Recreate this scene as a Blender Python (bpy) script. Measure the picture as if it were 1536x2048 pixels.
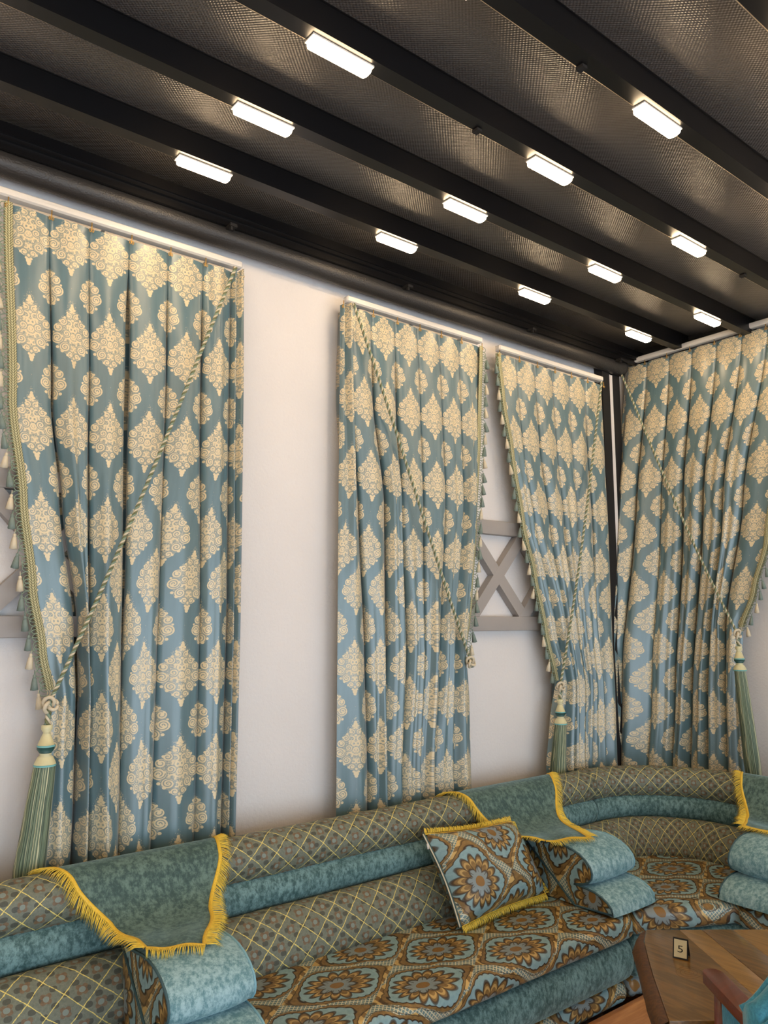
import bpy, bmesh, math, random
from mathutils import Vector, Matrix
from math import sin, cos, pi, sqrt

random.seed(7)
S = bpy.context.scene
COL = S.collection
for o in list(bpy.data.objects):
    bpy.data.objects.remove(o)

# ------------------------------------------------------------------ camera
FPX, CX, CY, HOR = 1540.0, 768.0, 1024.0, 1236.0
PITCH = math.atan((HOR - CY) / FPX)
YAWX = math.atan(1974 / math.hypot(FPX, HOR - CY))     # angle of the long wall to the right of the view
CAM = Vector((0, -2.8, 1.6))
FH = Vector((cos(YAWX), sin(YAWX), 0))
RT = Vector((sin(YAWX), -cos(YAWX), 0))
FW = FH * cos(PITCH) + Vector((0, 0, 1)) * sin(PITCH)
UP = RT.cross(FW)
cd = bpy.data.cameras.new('camera')
cam = bpy.data.objects.new('camera', cd)
COL.objects.link(cam)
cd.sensor_fit = 'HORIZONTAL'
cd.sensor_width = 36
cd.lens = 36 * FPX / 1536
cd.clip_start = 0.02
m = Matrix((RT, UP, -FW)).transposed().to_4x4()
m.translation = CAM
cam.matrix_world = m
S.camera = cam


def at(px, py, axis, val):
    """a photo pixel's direction met with the plane axis = val"""
    r = FW + RT * ((px - CX) / FPX) - UP * ((py - CY) / FPX)
    t = (val - CAM[axis]) / r[axis]
    return CAM + r * t


# ------------------------------------------------------------------ light
LED_POWER = 50.0
LED_COL = (1.0, 0.72, 0.43)
w = bpy.data.worlds.new('daylight')
S.world = w
w.use_nodes = True
bg = w.node_tree.nodes['Background']
bg.inputs['Color'].default_value = (0.74, 0.87, 1.0, 1)
bg.inputs['Strength'].default_value = 4.4
S.view_settings.view_transform = 'Standard'
S.view_settings.look = 'None'
S.view_settings.exposure = 0.0
S.view_settings.gamma = 1.0
S.view_settings.use_curve_mapping = False

# ------------------------------------------------------------------ node helpers


def lin(r, g, b):
    f = lambda c: (c / 255 / 12.92) if c / 255 <= 0.04045 else ((c / 255 + 0.055) / 1.055) ** 2.4
    return (f(r), f(g), f(b), 1)


class Mat:
    def __init__(s, name, rough=0.6, **kw):
        s.m = bpy.data.materials.new(name)
        s.m.use_nodes = True
        s.t = s.m.node_tree
        s.b = s.t.nodes['Principled BSDF']
        s.b.inputs['Roughness'].default_value = rough
        for k, v in kw.items():
            s.b.inputs[k].default_value = v

    def new(s, typ, **kw):
        n = s.t.nodes.new(typ)
        for k, v in kw.items():
            setattr(n, k, v)
        return n

    def put(s, sock, v):
        if isinstance(v, V):
            s.t.links.new(v.s, sock)
        elif v is not None:
            sock.default_value = v

    def math(s, op, *a, clamp=False):
        n = s.new('ShaderNodeMath', operation=op, use_clamp=clamp)
        for i, x in enumerate(a):
            s.put(n.inputs[i], x)
        return V(s, n.outputs[0])

    def uv(s):
        n = s.new('ShaderNodeUVMap')
        n.uv_map = 'UVMap'
        q = s.new('ShaderNodeSeparateXYZ')
        s.t.links.new(n.outputs[0], q.inputs[0])
        return V(s, q.outputs[0]), V(s, q.outputs[1])

    def obj(s):
        n = s.new('ShaderNodeTexCoord')
        return V(s, n.outputs['Object'])

    def vec(s, x=0.0, y=0.0, z=0.0):
        n = s.new('ShaderNodeCombineXYZ')
        for i, c in enumerate((x, y, z)):
            s.put(n.inputs[i], c)
        return V(s, n.outputs[0])

    def scale(s, v, k):
        n = s.new('ShaderNodeVectorMath', operation='MULTIPLY')
        s.put(n.inputs[0], v)
        n.inputs[1].default_value = k
        return V(s, n.outputs[0])

    def dist(s, v, c):
        n = s.new('ShaderNodeVectorMath', operation='DISTANCE')
        s.put(n.inputs[0], v)
        n.inputs[1].default_value = c
        return V(s, n.outputs['Value'])

    def noise(s, v=None, scale=5.0, detail=2.0, rough=0.5):
        n = s.new('ShaderNodeTexNoise')
        s.put(n.inputs['Vector'], v)
        n.inputs['Scale'].default_value = scale
        n.inputs['Detail'].default_value = detail
        n.inputs['Roughness'].default_value = rough
        return V(s, n.outputs[0])

    def voro(s, v, scale, feature='F1', rnd=1.0):
        n = s.new('ShaderNodeTexVoronoi', feature=feature)
        n.voronoi_dimensions = '2D'
        s.put(n.inputs['Vector'], v)
        n.inputs['Scale'].default_value = scale
        n.inputs['Randomness'].default_value = rnd
        return V(s, n.outputs['Distance'])

    def ss(s, x, a, b):
        """0 below a, 1 above b (or the other way round when a > b)"""
        n = s.new('ShaderNodeMapRange', interpolation_type='SMOOTHSTEP')
        s.put(n.inputs[0], x)
        fl = a > b
        n.inputs[1].default_value = min(a, b)
        n.inputs[2].default_value = max(a, b)
        n.inputs[3].default_value = 1.0 if fl else 0.0
        n.inputs[4].default_value = 0.0 if fl else 1.0
        return V(s, n.outputs[0])

    def mix(s, f, a, b):
        n = s.new('ShaderNodeMix', data_type='RGBA')
        s.put(n.inputs[0], f)
        s.put(n.inputs[6], a)
        s.put(n.inputs[7], b)
        return V(s, n.outputs[2])

    def base(s, c):
        s.put(s.b.inputs['Base Color'], c)

    def bump(s, h, strength=0.3, dist=0.01):
        n = s.new('ShaderNodeBump')
        n.inputs['Strength'].default_value = strength
        n.inputs['Distance'].default_value = dist
        s.put(n.inputs['Height'], h)
        s.t.links.new(n.outputs[0], s.b.inputs['Normal'])


class V:
    def __init__(s, mat, sock):
        s.m, s.s = mat, sock

    def __add__(a, b): return a.m.math('ADD', a, b)
    __radd__ = __add__
    def __sub__(a, b): return a.m.math('SUBTRACT', a, b)
    def __rsub__(a, b): return a.m.math('SUBTRACT', b, a)
    def __mul__(a, b): return a.m.math('MULTIPLY', a, b)
    __rmul__ = __mul__
    def __truediv__(a, b): return a.m.math('DIVIDE', a, b)
    def abs(a): return a.m.math('ABSOLUTE', a)
    def sin(a): return a.m.math('SINE', a)
    def cos(a): return a.m.math('COSINE', a)
    def round(a): return a.m.math('ROUND', a)
    def fract(a): return a.m.math('FRACT', a)
    def sign(a): return a.m.math('SIGN', a)
    def min(a, b): return a.m.math('MINIMUM', a, b)
    def max(a, b): return a.m.math('MAXIMUM', a, b)
    def lt(a, b): return a.m.math('LESS_THAN', a, b)
    def gt(a, b): return a.m.math('GREATER_THAN', a, b)


def plain(name, rgb, rough=0.6, var=0.06, scale=30, bump=0.0, **kw):
    M = Mat(name, rough, **kw)
    n = M.noise(M.obj(), scale, 3)
    c = lin(*rgb)
    d = tuple(x * (1 - 2 * var) for x in c[:3]) + (1,)
    M.base(M.mix(n, d, c))
    if bump:
        M.bump(n, bump, 0.004)
    return M.m


# ------------------------------------------------------------------ materials
def half_drop(M, u, v, P, Q):
    """nearest centre of a half-drop repeat; returns signed offsets in metres"""
    U, W = u / P, v / Q
    fx, fy = U - U.round(), W - W.round()
    far = (fx.abs() + fy.abs()).gt(0.5)
    gx = fx - far * (fx.sign() * 0.5)
    gy = fy - far * (fy.sign() * 0.5)
    return gx * P, gy * Q


def m_damask():
    M = Mat('damask_satin', 0.42)
    u, v = M.uv()
    x, y = half_drop(M, u, v, 0.225, 0.335)
    X, Y = x.abs() / 0.079, y / 0.0735
    p = M.vec(X, Y)
    # silhouette of the medallion: half width as a function of height
    fc = M.new('ShaderNodeFloatCurve')
    c = fc.mapping.curves[0]
    pts = [(-1.62, 0), (-1.45, .14), (-1.25, .13), (-1.12, .30), (-.92, .46), (-.74, .72), (-.56, .74), (-.34, .95), (-.05, 1.0),
           (.22, .90), (.42, .86), (.60, .70), (.80, .52), (1.0, .34), (1.2, .20), (1.4, .13), (1.66, 0)]
    nrm = [((a + 1.8) / 3.6, b) for a, b in pts]
    c.points[0].location = (0, 0)
    c.points[1].location = (1, 0)
    for q in nrm:
        c.points.new(*q)
    fc.mapping.update()
    M.put(fc.inputs[1], (Y + 1.8) / 3.6)
    wid = V(M, fc.outputs[0])
    scal = M.voro(M.scale(p, (1, 1, 0)), 7.0)
    inside = (X - wid - 0.02 + scal * 0.28).lt(0)
    # scrolls: rings and spirals mirrored about the axis
    d = None
    rings = [(.56, -.1, .13), (.40, .36, .12), (.2, .58, .14), (.66, -.60, .12), (.0, -.05, .12), (.0, -.05, .26), (.34, .08, .13), (.3, -.32, .13),
             (.1, 1.2, .07), (.12, -.66, .10), (.1, .3, .09), (.86, .14, .08)]
    for cx, cy, r in rings:
        e = (M.dist(p, (cx, cy, 0)) - r).abs()
        d = e if d is None else d.min(e)
    line = d.lt(0.036)
    discs = None
    for cx, cy, r in [(.0, 1.5, .07), (.0, 1.38, .10), (.11, 1.28, .06), (.0, -1.5, .08), (.0, -1.36, .12), (.11, -1.24, .06), (.40, .84, .06), (.62, .66, .06), (.92, .12, .05),
                      (.76, -.60, .07), (.56, -.80, .07), (.34, -1.0, .06), (.0, .75, .06), (.56, -.08, .06), (.72, .36, .06), (.2, -.98, .05),
                      (.22, .94, .05), (.80, -.24, .06), (.0, -.05, .06), (.26, 1.1, .05), (.98, -.2, .045), (.0, -1.1, .06), (.80, .46, .05)]:
        e = M.dist(p, (cx, cy, 0)) - r
        discs = e if discs is None else discs.min(e)
    lace = M.voro(p, 7.5, 'DISTANCE_TO_EDGE').lt(0.06)
    curl, hole = None, None
    for cx, cy, R, sg, ph0 in [(.76, -.15, .27, 1, .1), (.70, .34, .20, -1, .6), (.47, .64, .18, 1, .2), (.19, .95, .15, -1, .5),
                               (.43, -.60, .23, -1, .3), (.19, -.98, .15, 1, .0), (.34, .06, .17, -1, .4)]:
        rho = M.dist(p, (cx, cy, 0))
        th = M.math('ARCTAN2', Y - cy, X - cx)
        q = (rho / 0.105 + th * (sg / (2 * pi)) + ph0).fract().lt(0.58) * rho.lt(R)
        h_ = rho.lt(R + .045)
        curl = q if curl is None else curl.max(q)
        hole = h_ if hole is None else hole.max(h_)
    lace = lace * (1.0 - hole)
    line = line * (1.0 - hole)
    leaf = discs.lt(0.0)
    gold = (line.max(leaf).max(lace)) * inside
    gold = gold.max(leaf).max(curl)
    # woven halo of single threads above the motif
    wn = M.new('ShaderNodeTexWhiteNoise', noise_dimensions='2D')
    M.put(wn.inputs['Vector'], M.vec((u * 420).round(), (v * 420).round()))
    hal = M.ss((X * 1.25 + (Y - 0.25).abs() * 0.66), 1.16, 0.85) * 0.6
    speck = V(M, wn.outputs[0]).lt(hal * 0.55)
    fac = gold.max(speck * 0.45).max((X - wid).lt(-0.04) * 0.22)
    blue = M.mix(M.noise(M.vec(u * 9, v * 1.2), 6, 2), lin(80, 106, 114), lin(98, 126, 134))
    cl = M.mix(fac, blue, lin(214, 196, 158))
    M.base(cl)
    M.put(M.b.inputs['Roughness'], 0.32 + gold * 0.16)
    M.b.inputs['Specular IOR Level'].default_value = 0.85
    M.b.inputs['Sheen Weight'].default_value = 0.25
    M.b.inputs['Sheen Roughness'].default_value = 0.4
    M.bump(gold, 0.25, 0.002)
    return M.m


def m_brocade(name, swap, P=0.33, Q=0.43):
    M = Mat(name, 0.45)
    u, v = M.uv()
    if swap:
        u, v = v, u
    wob = M.noise(M.vec(u, v), 14, 2) - 0.5
    U, W = u / P, v / Q
    Fq = ((U + (W * (4 * pi)).sin() * 0.035) * (2 * pi)).cos() + (W * (2 * pi)).cos() * 0.86 + wob * 0.35
    lf = ((W * (2 * pi * 9)).sin().abs() - 0.5) * 0.16
    A = (Fq.abs() + lf * Fq.abs() + wob * 0.25)
    band = A.lt(0.46)
    edge = M.ss((A - 0.46).abs(), 0.06, 0.02)
    inner = A.lt(0.2)
    edge2 = M.ss((A - 0.2).abs(), 0.05, 0.015)
    x, y = half_drop(M, u, v, P, Q)
    # trellis patch inside the wide places of the ribbon
    t1 = ((u + v) * 62).fract() - 0.5
    t2 = ((u - v) * 62).fract() - 0.5
    trel = t1.abs().min(t2.abs()).lt(0.12)
    patch = (Fq.abs()).lt(0.26) * (x.abs() / P).gt(0.24)
    # palmette flower
    fx, fy = (x + wob * 0.012) / 0.088, (y + 0.012 + wob * 0.012) / 0.122
    rho = M.math('SQRT', fx * fx + fy * fy)
    th = M.math('ARCTAN2', fx, fy)
    pet = (th * 7.5).cos().abs()
    R1 = 0.70 + pet * 0.26 + (th * 1.0).cos() * 0.08
    fl1 = rho.lt(R1)
    o1 = M.ss((rho - R1).abs(), 0.09, 0.03)
    vein = M.ss(pet, 0.32, 0.12) * rho.gt(0.34)
    pet2 = (th * 4.0 + 0.4).sin().abs()
    R2 = 0.36 + pet2 * 0.2
    fl2 = rho.lt(R2)
    o2 = M.ss((rho - R2).abs(), 0.07, 0.02)
    R3 = rho - 0.2
    fl3 = R3.lt(0)
    mid = (rho - R1 * 0.8).abs().lt(0.05)
    teal = M.mix(M.noise(M.vec(u, v), 45, 4, 0.7), lin(92, 130, 138), lin(148, 174, 176))
    bronze = M.mix(M.noise(M.vec(u, v), 60, 3), lin(88, 66, 32), lin(152, 120, 70))
    gold = lin(192, 160, 98)
    dark = lin(54, 38, 20)
    grey = lin(128, 140, 142)
    c = teal
    c = M.mix(band, c, bronze)
    c = M.mix(inner, c, M.mix(((W * 60).sin()).gt(0.2), gold, bronze))
    c = M.mix(patch, c, M.mix(trel, lin(104, 128, 128), lin(196, 190, 160)))
    c = M.mix(edge, c, dark)
    c = M.mix(edge2 * 0.75, c, dark)
    c = M.mix(fl1, c, bronze)
    c = M.mix(fl1 * mid * 0.7, c, gold)
    c = M.mix(fl2, c, grey)
    c = M.mix(fl3, c, lin(132, 98, 52))
    c = M.mix((o1.max(vein * fl1).max(o2)) * 0.85, c, dark)
    M.base(c)
    thr = (band.max(fl1))
    M.put(M.b.inputs['Roughness'], 0.55 - thr * 0.2)
    M.put(M.b.inputs['Metallic'], thr * 0.15)
    M.bump(thr * 0.6 + M.noise(M.vec(u, v), 220, 2) * 0.5, 0.3, 0.003)
    return M.m


def m_lattice():
    M = Mat('lattice_brocade', 0.6)
    u, v = M.uv()
    nz = M.noise(M.vec(u, v), 120, 3, 0.7)
    w1 = M.noise(M.vec(u, v), 25, 2) * 0.12
    a = u / 0.098 + v / 0.088 + w1
    b = u / 0.098 - v / 0.088 + w1
    da, db = (a.fract() - 0.5).abs(), (b.fract() - 0.5).abs()
    line = (0.5 - da).min(0.5 - db)
    yel = line.lt(0.018 + (nz - 0.5) * 0.07)
    cx, cy = (a.fract() - 0.5), (b.fract() - 0.5)
    rr = M.math('SQRT', cx * cx + cy * cy)
    th = M.math('ARCTAN2', cx, cy)
    petal = rr.lt(0.15 + (th * 2).cos().abs() * 0.12 + (nz - 0.5) * 0.12)
    core = rr.lt(0.12)
    g = M.mix(nz, lin(64, 74, 66), lin(130, 134, 118))
    dash = ((u * 105).sin() * (v * 150).sin()).gt(0.42)
    g = M.mix(dash * 0.75, g, lin(52, 54, 46))
    c = M.mix(petal * 0.85, g, M.mix(nz, lin(74, 56, 38), lin(132, 104, 74)))
    c = M.mix(core * 0.8, c, lin(120, 138, 132))
    c = M.mix(yel, c, lin(214, 198, 112))
    M.base(c)
    M.bump(nz * 0.6 + yel * 0.8 + petal * 0.4, 0.35, 0.003)
    return M.m


def m_velvet(name, lo, hi, sc=1.0):
    M = Mat(name, 0.7)
    o = M.obj()
    n1 = M.noise(M.scale(o, (1, 1, 0.6)), 62 * sc, 6, 0.78)
    n2 = M.noise(o, 7 * sc, 3, 0.6)
    f = M.ss(n1 * 0.82 + n2 * 0.18, 0.40, 0.62)
    M.base(M.mix(f, lin(*lo), lin(*hi)))
    M.b.inputs['Sheen Weight'].default_value = 0.55
    M.b.inputs['Sheen Roughness'].default_value = 0.35
    M.b.inputs['Sheen Tint'].default_value = lin(190, 225, 235)
    M.bump(n1, 0.15, 0.004)
    return M.m


def m_wall():
    M = Mat('stucco_paint', 0.85)
    o = M.obj()
    n = M.noise(o, 70, 5, 0.6)
    M.base(M.mix(M.noise(o, 2.5, 2), lin(214, 210, 208), lin(224, 220, 218)))
    M.bump(n, 0.5, 0.006)
    return M.m


def m_ceiling():
    M = Mat('woven_black_fabric', 0.29)
    u, v = M.uv()
    k = 2 * pi / 0.0125
    h = ((u * k).sin()) * ((v * k).sin())
    M.base(M.mix(M.noise(M.vec(u, v), 3, 2), lin(70, 68, 67), lin(80, 77, 76)))
    M.b.inputs['Specular IOR Level'].default_value = 0.75
    M.bump(h, 0.42, 0.0022)
    return M.m


def m_wood(name, dark, light, ring=14.0, axis=0, rough=0.35, coat=0.0, scale=1.0):
    M = Mat(name, rough)
    o = M.obj()
    st = [7, 7, 7]
    st[axis] = 0.8
    q = M.scale(o, tuple(a * scale for a in st))
    n1 = M.noise(q, 2.2, 4, 0.6)
    f = ((n1 * ring).fract() - 0.5).abs() * 2
    st2 = [90, 90, 90]
    st2[axis] = 4
    n2 = M.noise(M.scale(o, tuple(st2)), 1.0, 3)
    M.base(M.mix(f * 0.55 + n2 * 0.45, lin(*dark), lin(*light)))
    M.b.inputs['Coat Weight'].default_value = coat
    M.b.inputs['Coat Roughness'].default_value = 0.12
    M.bump(n2, 0.08, 0.002)
    return M.m


def m_strands(name, a, b, c):
    """hanging threads: colour changes from thread to thread around the tassel"""
    M = Mat(name, 0.55)
    u, v = M.uv()
    wn = M.new('ShaderNodeTexWhiteNoise', noise_dimensions='2D')
    M.put(wn.inputs['Vector'], M.vec((u * 150 + M.noise(M.vec(u, v * 0.3), 8, 2) * 6).round(), 0.0))
    r = V(M, wn.outputs[0])
    cc = M.mix(M.ss(r, 0.1, 0.9), lin(*a), lin(*b))
    cc = M.mix(r.gt(0.86), cc, lin(*c))
    M.base(cc)
    M.b.inputs['Sheen Weight'].default_value = 0.3
    return M.m


def m_led():
    M = Mat('frosted_led_diffuser', 0.5)
    M.base((1, 0.95, 0.88, 1))
    M.b.inputs['Emission Color'].default_value = LED_COL + (1,)
    M.b.inputs['Emission Strength'].default_value = LED_POWER
    return M.m


def m_braid():
    M = Mat('sage_gold_braid', 0.6)
    u, v = M.uv()
    a = (u * (2 * pi / 0.009) + (v - 0.007).abs() * 900).sin()
    rib = ((v - 0.007).abs() * (2 * pi / 0.0085)).cos()
    M.base(M.mix(M.ss(a * 0.6 + rib * 0.5, -0.7, 0.7), lin(104, 102, 70), lin(200, 194, 152)))
    M.bump(a * 0.5 + rib * 0.5, 0.6, 0.002)
    return M.m


DAMASK = m_damask()
BROC_SEAT = m_brocade('brocade_seat', True)
BROC_UP = m_brocade('brocade_upright', False)
LATT = m_lattice()
VELVET = m_velvet('teal_velvet', (48, 82, 84), (112, 146, 148))
VELVET_T = m_velvet('green_teal_velvet', (46, 72, 70), (98, 124, 116), 0.9)
VELVET_A = m_velvet('light_teal_velvet', (84, 126, 134), (150, 182, 188))
CHAIRBLUE = m_velvet('blue_velvet', (38, 116, 146), (62, 146, 176), 2.0)
WALL = m_wall()
CEIL = m_ceiling()
BLACK = plain('black_aluminium', (10, 10, 13), 0.34, **{'Specular IOR Level': 0.35})
BLACKM = plain('black_matt', (16, 15, 17), 0.7)
ROLL = plain('dark_roller_fabric', (44, 43, 43), 0.42, 0.1, 160, 0.5)
WHITE = plain('white_plastic', (214, 210, 204), 0.4, 0.02)
TAUPE = plain('taupe_paint', (158, 152, 148), 0.6, 0.05, 14)
YELLOW = plain('yellow_fringe_thread', (250, 218, 84), 0.55, 0.16, 90)
YELLOWD = plain('golden_braid', (244, 200, 62), 0.5, 0.2, 160, 0.4)
CREAM = plain('cream_thread', (214, 202, 176), 0.6, 0.1, 120)
SAGE = plain('sage_thread', (132, 152, 132), 0.6, 0.14, 120)
GREENTH = plain('grey_teal_thread', (122, 138, 130), 0.6, 0.14, 120)
OLIVE = plain('olive_cord', (118, 122, 84), 0.55, 0.2, 160)
BRAID = m_braid()
DKGREEN = plain('dark_green_band', (44, 84, 80), 0.45, 0.1, 60)
AQUA = plain('aqua_cord', (120, 186, 186), 0.5, 0.1, 60)
CAPC = plain('cream_silk', (212, 206, 164), 0.42, 0.08, 60)
SKIRT = m_strands('tassel_threads', (58, 76, 60), (120, 136, 108), (188, 188, 152))
LEDM = m_led()
PLINTHW = m_wood('orange_oak', (150, 92, 46), (196, 136, 80), 5, 0, 0.4, 0.1)
TABLEW = m_wood('walnut_slab', (76, 54, 22), (130, 94, 44), 7, 1, 0.28, 0.5)
TABLEW2 = m_wood('honey_slab', (116, 86, 38), (162, 122, 62), 6, 1, 0.28, 0.5)
BARK = m_wood('bark_edge', (58, 34, 14), (110, 70, 30), 9, 1, 0.5)
REDWOOD = m_wood('mahogany', (84, 36, 16), (112, 52, 26), 4, 0, 0.3, 0.3)
DARKWOOD = plain('dark_metal', (34, 26, 22), 0.5)
FLOORM = m_wood('pale_laminate', (206, 182, 168), (226, 204, 190), 4, 0, 0.45)
GOLDM = plain('brass', (200, 160, 90), 0.35, 0.1, 60, Metallic=0.8)
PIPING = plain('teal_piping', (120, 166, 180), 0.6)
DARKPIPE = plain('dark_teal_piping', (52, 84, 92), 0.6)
CARD = plain('cream_card', (206, 196, 160), 0.6, 0.03)

# ------------------------------------------------------------------ mesh helpers


def link(o, parent=None, kind=None, label=None):
    COL.objects.link(o)
    if parent:
        o.parent = parent
    if kind:
        o['kind'] = kind
    if label:
        o['label'] = label
    return o


def thing(name, label, cat, loc=(0, 0, 0), group=None, kind=None):
    o = bpy.data.objects.new(name, None)
    o.empty_display_size = 0.05
    o.location = loc
    COL.objects.link(o)
    o['label'] = label
    o['category'] = cat
    if group:
        o['group'] = group
    if kind:
        o['kind'] = kind
    return o


def origin(parent):
    v = Vector((0, 0, 0))
    while parent is not None:
        v += parent.location
        parent = parent.parent
    return v


def mesh(name, verts, faces, mat, parent=None, uvs=None, smooth=True, **kw):
    """world-space vertices; stored relative to the parent thing's base"""
    off = origin(parent)
    me = bpy.data.meshes.new(name)
    me.from_pydata([tuple(Vector(v) - off) for v in verts], [], faces)
    if uvs:
        l = me.uv_layers.new(name='UVMap')
        for lp in me.loops:
            l.data[lp.index].uv = uvs[lp.vertex_index]
    if smooth:
        me.polygons.foreach_set('use_smooth', [True] * len(me.polygons))
    me.materials.append(mat)
    me.update()
    return link(bpy.data.objects.new(name, me), parent, **kw)


def grid_faces(nr, nc, closed=False, base=0):
    f = []
    for i in range(nr - 1):
        for j in range(nc if closed else nc - 1):
            a, b = i * nc + j, i * nc + (j + 1) % nc
            f.append((base + a, base + b, base + b + nc, base + a + nc))
    return f


class Bag:
    """collects pieces of one part"""
    def __init__(s):
        s.v, s.f, s.u = [], [], []

    def add(s, v, f, u=None):
        b = len(s.v)
        s.v += [Vector(x) for x in v]
        s.f += [tuple(b + i for i in q) for q in f]
        s.u += u if u else [(x[0], x[1]) for x in v]

    def box(s, x0, x1, y0, y1, z0, z1):
        v = [(x, y, z) for x in (x0, x1) for y in (y0, y1) for z in (z0, z1)]
        s.add(v, [(0, 1, 3, 2), (4, 6, 7, 5), (0, 4, 5, 1), (2, 3, 7, 6), (0, 2, 6, 4), (1, 5, 7, 3)])

    def tube(s, pts, r, n=8, cap=True, closed=False):
        pts = [Vector(p) for p in pts]
        N = len(pts)
        rr = r if isinstance(r, (list, tuple)) else [r] * N
        v, u = [], []
        ref = None
        acc = 0
        for i, p in enumerate(pts):
            if closed:
                t = pts[(i + 1) % N] - pts[i - 1]
            else:
                t = pts[min(i + 1, N - 1)] - pts[max(i - 1, 0)]
            t.normalize()
            if ref is None:
                ref = Vector((0, 0, 1)) if abs(t.z) < 0.9 else Vector((1, 0, 0))
            a = t.cross(ref).normalized()
            ref = a.cross(t)
            if i:
                acc += (p - pts[i - 1]).length
            for k in range(n):
                g = 2 * pi * k / n
                v.append(p + (a * cos(g) + ref * sin(g)) * rr[i])
                u.append((acc, k / n * 2 * pi * rr[i]))
        f = grid_faces(N, n, True)
        if closed:
            f += [((N - 1) * n + j, (N - 1) * n + (j + 1) % n, (j + 1) % n, j) for j in range(n)]
        elif cap:
            f.append(tuple(range(n))[::-1])
            f.append(tuple((N - 1) * n + k for k in range(n)))
        s.add(v, f, u)

    def lathe(s, prof, c, n=24, jit=None):
        v, u = [], []
        for i, (r, z) in enumerate(prof):
            for k in range(n):
                g = 2 * pi * k / n
                q = r * (jit[k] if jit else 1)
                v.append((c[0] + q * cos(g), c[1] + q * sin(g), c[2] + z))
                u.append((k / n, z))
        f = grid_faces(len(prof), n, True)
        f.append(tuple(range(n)))
        f.append(tuple((len(prof) - 1) * n + k for k in range(n))[::-1])
        s.add(v, f, u)

    def build(s, name, mat, parent=None, smooth=True, **kw):
        return mesh(name, s.v, s.f, mat, parent, s.u, smooth, **kw)


def box(name, x0, x1, y0, y1, z0, z1, mat, parent=None, bev=0.0, **kw):
    b = Bag()
    b.box(x0, x1, y0, y1, z0, z1)
    o = b.build(name, mat, parent, smooth=False, **kw)
    fix(o)
    if bev:
        bevel(o, bev)
    return o


def fix(o):
    bm = bmesh.new()
    bm.from_mesh(o.data)
    bmesh.ops.recalc_face_normals(bm, faces=bm.faces)
    bm.to_mesh(o.data)
    bm.free()


def bevel(o, w, seg=3, ang=40):
    bm = bmesh.new()
    bm.from_mesh(o.data)
    bmesh.ops.recalc_face_normals(bm, faces=bm.faces)
    es = [e for e in bm.edges if len(e.link_faces) == 2 and e.calc_face_angle(0) > math.radians(ang)]
    bmesh.ops.bevel(bm, geom=es, offset=w, segments=seg, profile=0.5, affect='EDGES', clamp_overlap=True)
    for f in bm.faces:
        f.smooth = True
    bm.to_mesh(o.data)
    bm.free()
    for p in o.data.polygons:
        p.use_smooth = True


def lerp(a, b, t):
    return a + (b - a) * t


def poly(pts, x):
    """piecewise linear, pts sorted by first value (either way)"""
    p = sorted(pts)
    if x <= p[0][0]:
        return p[0][1]
    for (a, b), (c, d) in zip(p, p[1:]):
        if x <= c:
            t = (x - a) / (c - a)
            t = t * t * (3 - 2 * t) * 0.5 + t * 0.5
            return lerp(b, d, t)
    return p[-1][1]


def sstep(a, b, x):
    t = min(1, max(0, (x - a) / (b - a)))
    return t * t * (3 - 2 * t)


XE = 4.2             # end wall
X0, Y0 = -2.6, -5.6  # unseen limits of the veranda, behind the camera

# ------------------------------------------------------------------ the room
box('floor', X0, XE + .15, Y0, .15, -.06, 0, FLOORM, kind='structure')
box('wall_left', X0, XE + .15, 0, .15, 0, 3.5, WALL, kind='structure')
box('added_rear_wall', X0 - .15, X0, Y0, .15, 0, 3.5, WALL, kind='structure')  # unseen, added to block side daylight so the pleat slits go darker
box('added_front_header', X0, XE + .15, Y0 - .15, Y0, 2.25, 3.5, WALL, kind='structure')  # unseen header, added to hold daylight off the upper walls
box('wall_right', XE, XE + .15, Y0, 0, 0, 3.5, WALL, kind='structure')

# ceiling plane, rising gently towards the long wall
ZA = 3.18            # underside of the first beam
SLOPE = 0.066
YB = [-0.434 - 0.402 * k for k in range(12)]


def zc(y):
    return ZA + SLOPE * (y - YB[0])


ceil = bpy.data.objects.new('ceiling', None)
COL.objects.link(ceil)
ceil.location = (0.8, -2.8, 3.2)
ceil['kind'] = 'structure'
edges = [-0.02] + YB + [Y0]
for ya, yb in zip(edges, edges[1:]):
    vs, us = [], []
    for i in range(3):
        for j in range(7):
            t = j / 6
            x = lerp(X0, XE + .02, i / 2)
            y = lerp(ya, yb, t)
            z = zc(y) + .092 - 0.012 * sin(pi * t)
            vs.append((x, y, z))
            us.append((x, y))
    mesh('fabric_panel', vs, grid_faces(3, 7), CEIL, ceil, us)
box('backing', X0, XE + .15, Y0, .15, 3.5, 3.56, BLACKM, ceil)

BEAM_END = XE - 0.03


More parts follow.
